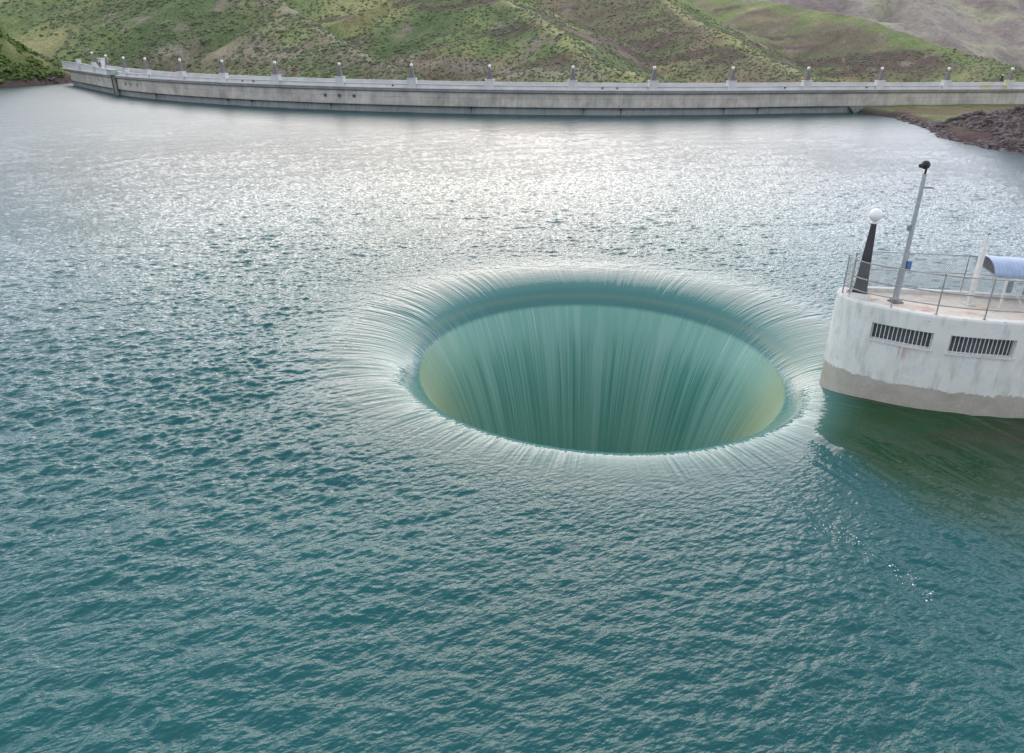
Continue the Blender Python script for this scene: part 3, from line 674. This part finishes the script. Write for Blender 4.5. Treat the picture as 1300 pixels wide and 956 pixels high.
# pylon house at left end
x, y, ph = dpath(-133, -.9)
t = empty('gate_house', (x,y,4.87), ph, 'small white tapered pylon house with a dark doorway on the left end of the dam', 'hut')
MB().box((0,0,1.75), (4.6,2.2,3.5), taper=(.62,.8)).build('wall', M['coping'], t)
MB().box((0,0,3.62), (3.2,2.1,.22), bev=.05).build('roof', M['coping'], t)
MB().box((.75,-1.02,2.1), (.6,.2,1.3)).build('door', M['inside'], t)
MB().box((-.5,-1.02,2.2), (.9,.16,.8)).build('window', M['greycab'], t)
# hoist cover and gate slot
x, y, ph = dpath(-119, .9)
t = empty('gate_hoist', (x,y,0), ph, 'pale green hoist cover above the dark gate slot left on the dam', 'gate hoist')
MB().box((0,.1,5.45), (3.6,1.6,1.1), bev=.05).box((0,.1,6.1),(3.9,1.9,.2),bev=.04).build('cover', M['palegreen'], t)
MB().box((.1,.0,1.9), (.95,.5,5.8)).build('gate_slot', M['black'], t)
MB().box((-.5,-.05,1.9), (.12,.6,5.8)).build('guide', M['cornice'], t); MB().box((.7,-.05,1.9), (.12,.6,5.8)).build('guide', M['cornice'], t)
# yellow barrier posts at right end
for s, hgt, lab in ((103.2, .8, 'yellow safety barrier on the dam ledge left of the last lamp'), (108.4, 1.9, 'upright yellow safety ladder on the dam beside the last lamp'), (116, .7, 'yellow safety rail at the right edge of the dam')):
    x, y, ph = dpath(s, .75)
    t = empty('barrier', (x,y,4.87), ph, lab, 'barrier', 'yellow safety rails on the dam')
    b = MB()
    if hgt > 1:
        for q in (-.28,.28): b.tube((q,0,0),(q,0,hgt),.07)
        for k in range(5): b.tube((-.28,0,.2+k*.4),(.28,0,.2+k*.4),.04)
    else:
        for q in (-1.1,1.1): b.tube((q,0,0),(q*.9,0,hgt),.07)
        b.tube((-1.3,0,hgt),(1.3,0,hgt-.12),.08); b.tube((-1.1,0,hgt*.5),(1.1,0,hgt*.5),.05)
    b.build('frame', M['yellow'], t)
# black camera cabinet beside last lamp
x, y, ph = dpath(108.2, .2)
t = empty('speaker_mast', (x-.9*math.cos(ph),y-.9*math.sin(ph),6.46), ph, 'black box mast with white head leaning beside the last dam lamp', 'mast')
MB().box((0,0,.55), (.42,.42,1.1), taper=(.8,.8)).build('mast', M['black'], t); MB().sphere((.05,0,1.22), .17).build('head', M['globe'], t, True)

# shrubs on banks (individual): twiggy bushes built from leaf clumps
def bush(name, loc, r, mat, label, n=260, group=None, seed=1, twigs=True, flat=.75):
    g = np.random.default_rng(seed); t = empty(name, loc, 0, label, 'shrub', group)
    d = g.normal(size=(n,3)); d /= np.linalg.norm(d, axis=1)[:,None]; d[:,2] = np.abs(d[:,2])
    p = d*(r*g.random(n)**.35)[:,None]*np.array([1,1,flat])*(1+.3*np.sin(d[:,:1]*5+seed))
    u = g.normal(size=(n,3)); u /= np.linalg.norm(u,axis=1)[:,None]; v = np.cross(u, g.normal(size=(n,3))); v /= np.linalg.norm(v,axis=1)[:,None]
    s_ = (r*.11*(.6+g.random(n)))[:,None]; V = np.stack([p-u*s_, p+v*s_*.6, p+u*s_, p-v*s_*.6], 1).reshape(-1,3)
    npmesh('foliage', V, np.arange(4*n).reshape(-1,4), mat, t, False)
    b = MB()
    for k in range(14):
        q = p[k]*.9; b.tube((0,0,-.1), tuple(q*.5+np.array([0,0,.1])), r*.03, r*.018, 5); b.tube(tuple(q*.5+np.array([0,0,.1])), tuple(q), r*.018, r*.006, 5)
    b.build('stem', M['redbrown'], t); return t
hz, _ = rightbank(np.array([83.,78.5,86.]), np.array([112.,104.,120.]))
bush('shrub', (80.0,111.5,float(rightbank(np.array([80.]),np.array([111.5]))[0][0])), 1.9, M['bluebush'], 'blue green shrub high on the rubble bank near the right edge', 900, None, 3)
bush('shrub', (76.6,109.0,float(rightbank(np.array([76.6]),np.array([109.]))[0][0])), 1.0, M['bush'], 'small bright green shrub below the blue green one on the rubble bank', 400, None, 4)
for k, (bx, by, br) in enumerate([(86.,121.,1.6)]):
    t = empty('dead_bush', (bx,by,float(rightbank(np.array([bx]),np.array([by]))[0][0])), 0, 'leafless pale branches standing at the right end of the dam above the rubble', 'bush')
    b = MB(); g2 = random.Random(3)
    for q in range(26):
        a = g2.uniform(0,6.28); l = g2.uniform(1.2,3.2); p = (math.cos(a)*l*.5, math.sin(a)*l*.3, l*.8)
        b.tube((0,0,-.1), p, .05, .02, 5)
        for e in range(3):
            a2 = a+g2.uniform(-1,1); k2 = g2.uniform(.4,.9); st = tuple(c_*k2 for c_ in p)
            b.tube(st, (st[0]+math.cos(a2)*.6, st[1]+math.sin(a2)*.4, st[2]+g2.uniform(.2,.7)), .025, .008, 4)
    b.build('branches', M['galv'], t)
# reddish bare bushes close behind the parapet
redspots = [(-33,8),(-28.5,9),(-98,9),(-103,10),(-88,9),(-80,10),(-60,10),(-50,9),(-8,12)]
g = np.random.default_rng(9)
for k, (s, back) in enumerate(redspots):
    x, y, ph = dpath(s, -back-11); hgt = float(terrain_h(np.array([x]), np.array([y]))[0][0])

# ------------------------------------------------------------------ intake tower at right
FR = [(13.75,28.15),(13.38,27.85),(13.18,27.2),(13.42,26.4),(13.8,25.95),(14.31,25.55),(15.5,24.82),(16.8,24.34),(18.2,24.08),(19.8,23.93),(22,23.75),(25,23.4),(31,22.3)]
BK = [(31,25.6),(25,26.5),(20.4,27.35),(17.8,27.85),(15.4,28.15),(14.2,28.3)]
def catmull(P, n):
    P = [np.array(p) for p in P]; P = [2*P[0]-P[1]]+P+[2*P[-1]-P[-2]]; out = []
    for i in range(1, len(P)-2):
        for k in range(n):
            t = k/n; a,b,c,d = P[i-1:i+3]
            out.append(.5*((2*b)+(c-a)*t+(2*a-5*b+4*c-d)*t*t+(3*b-a-3*c+d)*t**3))
    out.append(P[-2]); return np.array(out)
fc = catmull(FR, 10); cum = np.r_[0, np.cumsum(np.hypot(*np.diff(fc, axis=0).T))]
def fpt(s, off=0.):   # point on front curve by arc length, off = outwards
    x = np.interp(s, cum, fc[:,0]); y = np.interp(s, cum, fc[:,1])
    x2 = np.interp(s+.05, cum, fc[:,0]); y2 = np.interp(s+.05, cum, fc[:,1]); x1 = np.interp(s-.05, cum, fc[:,0]); y1 = np.interp(s-.05, cum, fc[:,1])
    t = np.array([x2-x1, y2-y1]); t /= np.linalg.norm(t); return np.array([x+t[1]*off, y-t[0]*off]), t
def s_at_x(x): 
    i = np.where(fc[:,0] > 13.9)[0]; i = i[cum[i] > 2]; return float(np.interp(x, fc[i,0], cum[i]))
TX, TY = 17., 26.
tower = empty('intake_tower', (0,0,0), 0, 'round-nosed pale concrete intake tower rising from the water beside the spillway hole', 'tower')
ZT = 3.85; WIN = [(s_at_x(13.98), s_at_x(15.80), 2.50, 3.17), (s_at_x(16.32), s_at_x(18.50), 2.46, 3.17)]
sb = sorted(set([0.,cum[-1]]+[v for a,b_,_,_ in WIN for v in (a,b_)]+list(np.arange(.15, cum[-1], .15))))
sb2 = [sb[0]]
for v in sb[1:]:
    if v-sb2[-1] > .02: sb2.append(v)
    elif any(abs(v-q) < 1e-6 for w_ in WIN for q in w_[:2]): sb2[-1] = v
zb = [-4,-1,-.2,0.0,.45,.9,1.4,1.9,2.3,2.46,2.50,2.85,3.17,3.5,3.78,3.85]
V = []; Fw = []
for s in sb2:
    for z in zb:
        bat = -.0 if z < 3.8 else -.03
        p, _ = fpt(s, 0+bat); V.append((p[0],p[1],z))
m = len(zb)
for i in range(len(sb2)-1):
    sm = (sb2[i]+sb2[i+1])/2
    for j in range(m-1):
        zm = (zb[j]+zb[j+1])/2
        if any(a < sm < b_ and z0 < zm < z1 for a,b_,z0,z1 in WIN): continue
        Fw.append((i*m+j, (i+1)*m+j, (i+1)*m+j+1, i*m+j+1))
b = MB().add(V, Fw)
# rim top, inner kerb face
V = []; 
for s in sb2:
    p, _ = fpt(s, -.03); q, _ = fpt(s, -.33); V += [(p[0],p[1],ZT),(q[0],q[1],ZT),(q[0],q[1],ZT-.16)]
b.add(V, [(i*3+j, (i+1)*3+j, (i+1)*3+j+1, i*3+j+1) for i in range(len(sb2)-1) for j in range(2)])
# reveals of the windows
for a,b_,z0,z1 in WIN:
    nn = 12; V = []
    for k in range(nn+1):
        s = a+(b_-a)*k/nn; p,_ = fpt(s); q,_ = fpt(s,-.32); V += [(p[0],p[1],z0),(q[0],q[1],z0),(p[0],p[1],z1),(q[0],q[1],z1)]
    Fq_ = []
    for k in range(nn):
        c_ = 4*k; d_ = c_+4; Fq_ += [(c_,d_,d_+1,c_+1),(c_+2,c_+3,d_+3,d_+2)]
    Fq_ += [(0,1,3,2),(4*nn,4*nn+2,4*nn+3,4*nn+1)]; b.add(V, Fq_)
# back wall
bk = catmull(BK, 6); V = []
for p in bk: V += [(p[0],p[1],-4),(p[0],p[1],ZT),(p[0]*.99+.17,p[1]-.25,ZT),(p[0]*.99+.17,p[1]-.25,ZT-.16)]
b.add(V, [(i*4+j, (i+1)*4+j, (i+1)*4+j+1, i*4+j+1) for i in range(len(bk)-1) for j in range(3)])
pA = fc[0]; pB = bk[-1]; b.add([(pA[0],pA[1],-4),(pA[0],pA[1],ZT),(pB[0],pB[1],ZT),(pB[0],pB[1],-4)], [(0,1,2,3)])
b.build('wall', M['towerwall'], tower, False)
# deck
ring = [tuple(fpt(s, -.30)[0])+(ZT-.15,) for s in np.linspace(0, cum[-1], 60)]+[(p[0],p[1]-.05,ZT-.15) for p in bk]
MB().add(ring, [tuple(range(len(ring)))]).build('deck', M['deck'], tower)
for a,b_,z0,z1 in WIN:
    V = []; nn = 12
    for k in range(nn+1):
        q,_ = fpt(a-.05+(b_-a+.1)*k/nn, -.30); V += [(q[0],q[1],z0-.05),(q[0],q[1],z1+.05)]
    wd = MB().add(V, [(2*k,2*k+2,2*k+3,2*k+1) for k in range(nn)]).build('window', M['inside'], tower)
    bb = MB(); nb = 15 if b_-a < 2.2 else 16
    for k in range(nb):
        q,_ = fpt(a+.05+(b_-a-.1)*k/(nb-1), -.10); bb.tube((q[0],q[1],z0),(q[0],q[1],z1), .014, n=6)
    bb.build('bars', M['bars'], wd)
    fr = MB()
    for zc_ in (z0+.03, z1-.03):
        for k in range(10):
            q,_ = fpt(a+(b_-a)*k/10, -.10); q2,_ = fpt(a+(b_-a)*(k+1)/10, -.10); fr.tube((q[0],q[1],zc_),(q2[0],q2[1],zc_), .016, n=6)
    for s_e in (a, b_):
        q,_ = fpt(s_e, -.10); fr.tube((q[0],q[1],z0+.03),(q[0],q[1],z1-.03), .016, n=6)
    fr.build('frame', M['bars'], wd)
    sl_ = MB(); P = []
    nn = 10
    for k in range(nn+1):
        s = a-.06+(b_-a+.12)*k/nn; p,_ = fpt(s,.05); q,_ = fpt(s,-.05); P += [(p[0],p[1],z0-.06),(p[0],p[1],z0-.002),(q[0],q[1],z0+.01),(q[0],q[1],z0-.06)]
    sl_.add(P, [(4*k+j,4*k+4+j,4*k+4+(j+1)%4,4*k+(j+1)%4) for k in range(nn) for j in range(4)]+[(0,1,2,3),(4*nn+3,4*nn+2,4*nn+1,4*nn)]); sl_.build('sill', M['coping'], wd)
# lamp plinth
MB().box((13.86,26.98,3.86), (.85,.75,.34), -.5, taper=(.85,.85), bev=.03).build('plinth', M['towerwall'], tower)
t = empty('globe_lamp', (13.86,26.98,4.03), -.5, 'tall dark obelisk lamp with a white globe on the nose of the intake tower', 'lamp')
MB().box((0,0,1.38), (.50,.50,2.76), taper=(.38,.38)).box((0,0,.04),(.58,.58,.08),bev=.02).build('obelisk', M['obelisk_dark'], t)
MB().lathe((0,0,2.76), [(.15,0),(.15,.03),(.09,.05),(.11,.1),(.14,.12)], 16).build('collar', M['white_paint'], t)
MB().sphere((0,0,3.08), .24, 24, 16).build('globe', M['globe'], t, True)
# steel pole
t = empty('camera_pole', (15.19,26.66,3.70), 0, 'slim grey steel pole with a dark camera head on the tower deck', 'pole')
MB().tube((0,0,.05),(0,0,5.0), .095, .075, 14).tube((0,0,5.0),(0,0,5.03),.09).build('pole', M['galv'], t, False)
MB().box((0,0,.03),(.42,.42,.06),.2,bev=.01).tube((.14,.14,.06),(.14,.14,.12),.02).tube((-.14,.14,.06),(-.14,.14,.12),.02).tube((.14,-.14,.06),(.14,-.14,.12),.02).tube((-.14,-.14,.06),(-.14,-.14,.12),.02).build('base_plate', M['obelisk'], t)
hb = MB().tube((0,0,5.0),(.02,0,5.42), .04); hb.build('bracket', M['black'], t)
hd = MB().sphere((-.06,-.02,5.36), .16, 14, 10).tube((-.14,-.05,5.36),(-.30,-.1,5.33),.09,.07).build('camera_head', M['black'], t, False)
MB().tube((.0,0,4.52),(.16,0,4.52),.03).box((.27,0,4.53),(.34,.16,.06),0,taper=(.7,.8),bev=.01).build('side_light', M['greycab'], t)
MB().box((.14,-.06,1.55),(.16,.16,.34),0,bev=.02).build('junction_box', M['bluebox'], t)
MB().box((-.13,0,3.0),(.1,.12,.22),0,bev=.02).build('junction_box', M['greycab'], t)
# white mast with lifting eye
t = empty('davit_mast', (17.99,26.47,3.70), .1, 'white square mast rising in front of the blue curved roof', 'mast')
MB().box((0,0,1.15),(.15,.15,2.3),bev=.01).box((0,0,2.52),(.09,.09,.5)).box((0,0,.03),(.36,.36,.06),bev=.01).build('post', M['white_paint'], t)
MB().tube((0,0,2.75),(.05,0,2.85),.015).tube((.05,0,2.85),(.14,0,2.82),.02).build('hook', M['black'], t)
# post with grey cabinet
t = empty('cabinet_post', (18.72,25.75,3.70), -.15, 'short pale post carrying a narrow grey cabinet on the tower deck', 'cabinet')
MB().box((0,0,.6),(.07,.07,1.2)).box((0,0,.02),(.2,.2,.04)).build('post', M['white_paint'], t)
MB().box((.14,.02,.98),(.17,.14,.46),0,bev=.02).build('cabinet', M['greycab'], t)
# curved blue roof shelter
t = empty('shelter', (18.66,26.38,3.70), -.2, 'shelter with a blue corrugated barrel roof at the right edge of the tower deck', 'shelter')
zr = 1.15; rise = .55; hw = .95; Ln = 9.; V = []; n_ = 18
for k in range(n_+1):
    a = math.pi*(.06+.88*k/n_); yy = 1.0-hw*math.cos(a)*-1; yy = 1.0+hw*math.cos(math.pi-a); z_ = zr+rise*math.sin(a)
    V += [(0,yy,z_),(Ln,yy,z_),(0,yy,z_-.025),(Ln,yy,z_-.025)]
Fz = []
for k in range(n_): c_ = 4*k; d_ = c_+4; Fz += [(c_,c_+1,d_+1,d_),(c_+2,d_+2,d_+3,c_+3),(c_,d_,d_+2,c_+2),(c_+1,c_+3,d_+3,d_+1)]
MB().add(V, Fz).build('roof', M['blueroof'], t, False)
gp = [(.05,1.0+hw*.97*math.cos(math.pi-math.pi*(.06+.88*k/n_)), zr-.03+rise*.97*math.sin(math.pi*(.06+.88*k/n_))) for k in range(n_+1)]
MB().add(gp, [tuple(range(n_+1))]).build('gable', M['inside'], t)
fb = MB()
for xx in (.1, 2.4, 4.7):
    for yy in (.1, 1.9): fb.box((xx,yy,(zr+.05)/2),(.05,.05,zr+.05))
    fb.box((xx,1.0,zr+.02),(.05,1.9,.06))
for yy in (.04, 1.96): fb.box((Ln/2,yy,zr+.03),(Ln,.06,.08))
fb.build('frame', M['galv'], t)
MB().tube((.9,-.3,1.25),(1.25,-.3,.72),.03).build('brace', M['white_paint'], t); MB().tube((.75,-.35,.62),(1.15,-.35,.05),.03).build('brace', M['white_paint'], t)
# perimeter railing with chain link
fence = empty('railing', (0,0,0), 0, 'grey pipe railing with chain link mesh round the tower deck', 'railing')
sF = np.linspace(.9, cum[-1]-.3, 70)
def railline(z, r, ss, off=-.16):
    bb = MB()
    for a, c_ in zip(ss[:-1], ss[1:]):
        p,_ = fpt(a,off); q,_ = fpt(c_,off); bb.tube((p[0],p[1],z),(q[0],q[1],z), r, n=6, caps=False)
    return bb
for z, r in ((4.22,.024),(4.72,.026),(5.38,.022)): railline(z, r, sF).build('rail', M['rail'], fence)
ps = [1.0, 1.55, 3.35]+list(np.arange(4.9, cum[-1], 1.62))
for k, s in enumerate(ps):
    p,_ = fpt(s, -.16); MB().tube((p[0],p[1],ZT-.02),(p[0],p[1],5.42), .028, n=8).tube((p[0],p[1],5.42),(p[0],p[1],5.45),.034,n=8).tube((p[0],p[1],ZT-.01),(p[0],p[1],ZT+.02),.06,n=8).build('post', M['rail'], fence)
def chain(pts, z0, z1, cell=.085, r=.0045):
    pts = np.array(pts); cu = np.r_[0, np.cumsum(np.hypot(*np.diff(pts,axis=0).T))]; Lc = cu[-1]; H_ = z1-z0; bb = []
    f = lambda s: (np.interp(s, cu, pts[:,0]), np.interp(s, cu, pts[:,1]))
    V = []; Fx = []
    for sg in (1,-1):
        st = -H_
        while st < Lc+H_:
            k = 6; prev = None
            for q in range(k+1):
                z = z0+H_*q/k; s = st+sg*H_*q/k if sg > 0 else st+H_-H_*q/k
                if s < 0 or s > Lc: prev = None; continue
                x, y = f(s)
                if prev is not None:
                    (x0_,y0_,zz0) = prev; n0 = len(V); V += [(x0_,y0_,zz0-r),(x0_,y0_,zz0+r),(x,y,z+r),(x,y,z-r)]; Fx.append((n0,n0+1,n0+2,n0+3))
                prev = (x,y,z)
            st += cell
    return MB().add(V, Fx)
chain([fpt(s,-.16)[0] for s in sF], 4.25, 5.36).build('mesh_panel', M['wire'], fence)
bkp = [fpt(.9,-.16)[0]]+[np.array([14.25,28.1])]+[np.array([p[0],p[1]-.12]) for p in bk[::-1][3:]]
for z, r in ((5.35,.02),(4.6,.015)):
    bb = MB()
    for a, c_ in zip(bkp[:-1], bkp[1:]): bb.tube((a[0],a[1],z),(c_[0],c_[1],z), r, n=6, caps=False)
    bb.build('rail', M['rail'], fence)
cb_ = np.r_[0, np.cumsum(np.hypot(*np.diff(np.array(bkp),axis=0).T))]
for s in np.arange(.6, cb_[-1], 2.3):
    x = np.interp(s, cb_, np.array(bkp)[:,0]); y = np.interp(s, cb_, np.array(bkp)[:,1])
    MB().tube((x,y,ZT-.1),(x,y,5.38),.025,n=8).tube((x,y,5.38),(x,y,5.41),.032,n=8).build('post', M['rail'], fence)
chain(bkp, 3.9, 5.33).build('mesh_panel', M['wire'], fence)

# nudge the tower group to its surveyed place
for o in list(sc.objects):
    if o.parent is None and o.name.split('.')[0] in ('intake_tower','globe_lamp','camera_pole','davit_mast','cabinet_post','shelter','railing'):
        o.location.x += .03
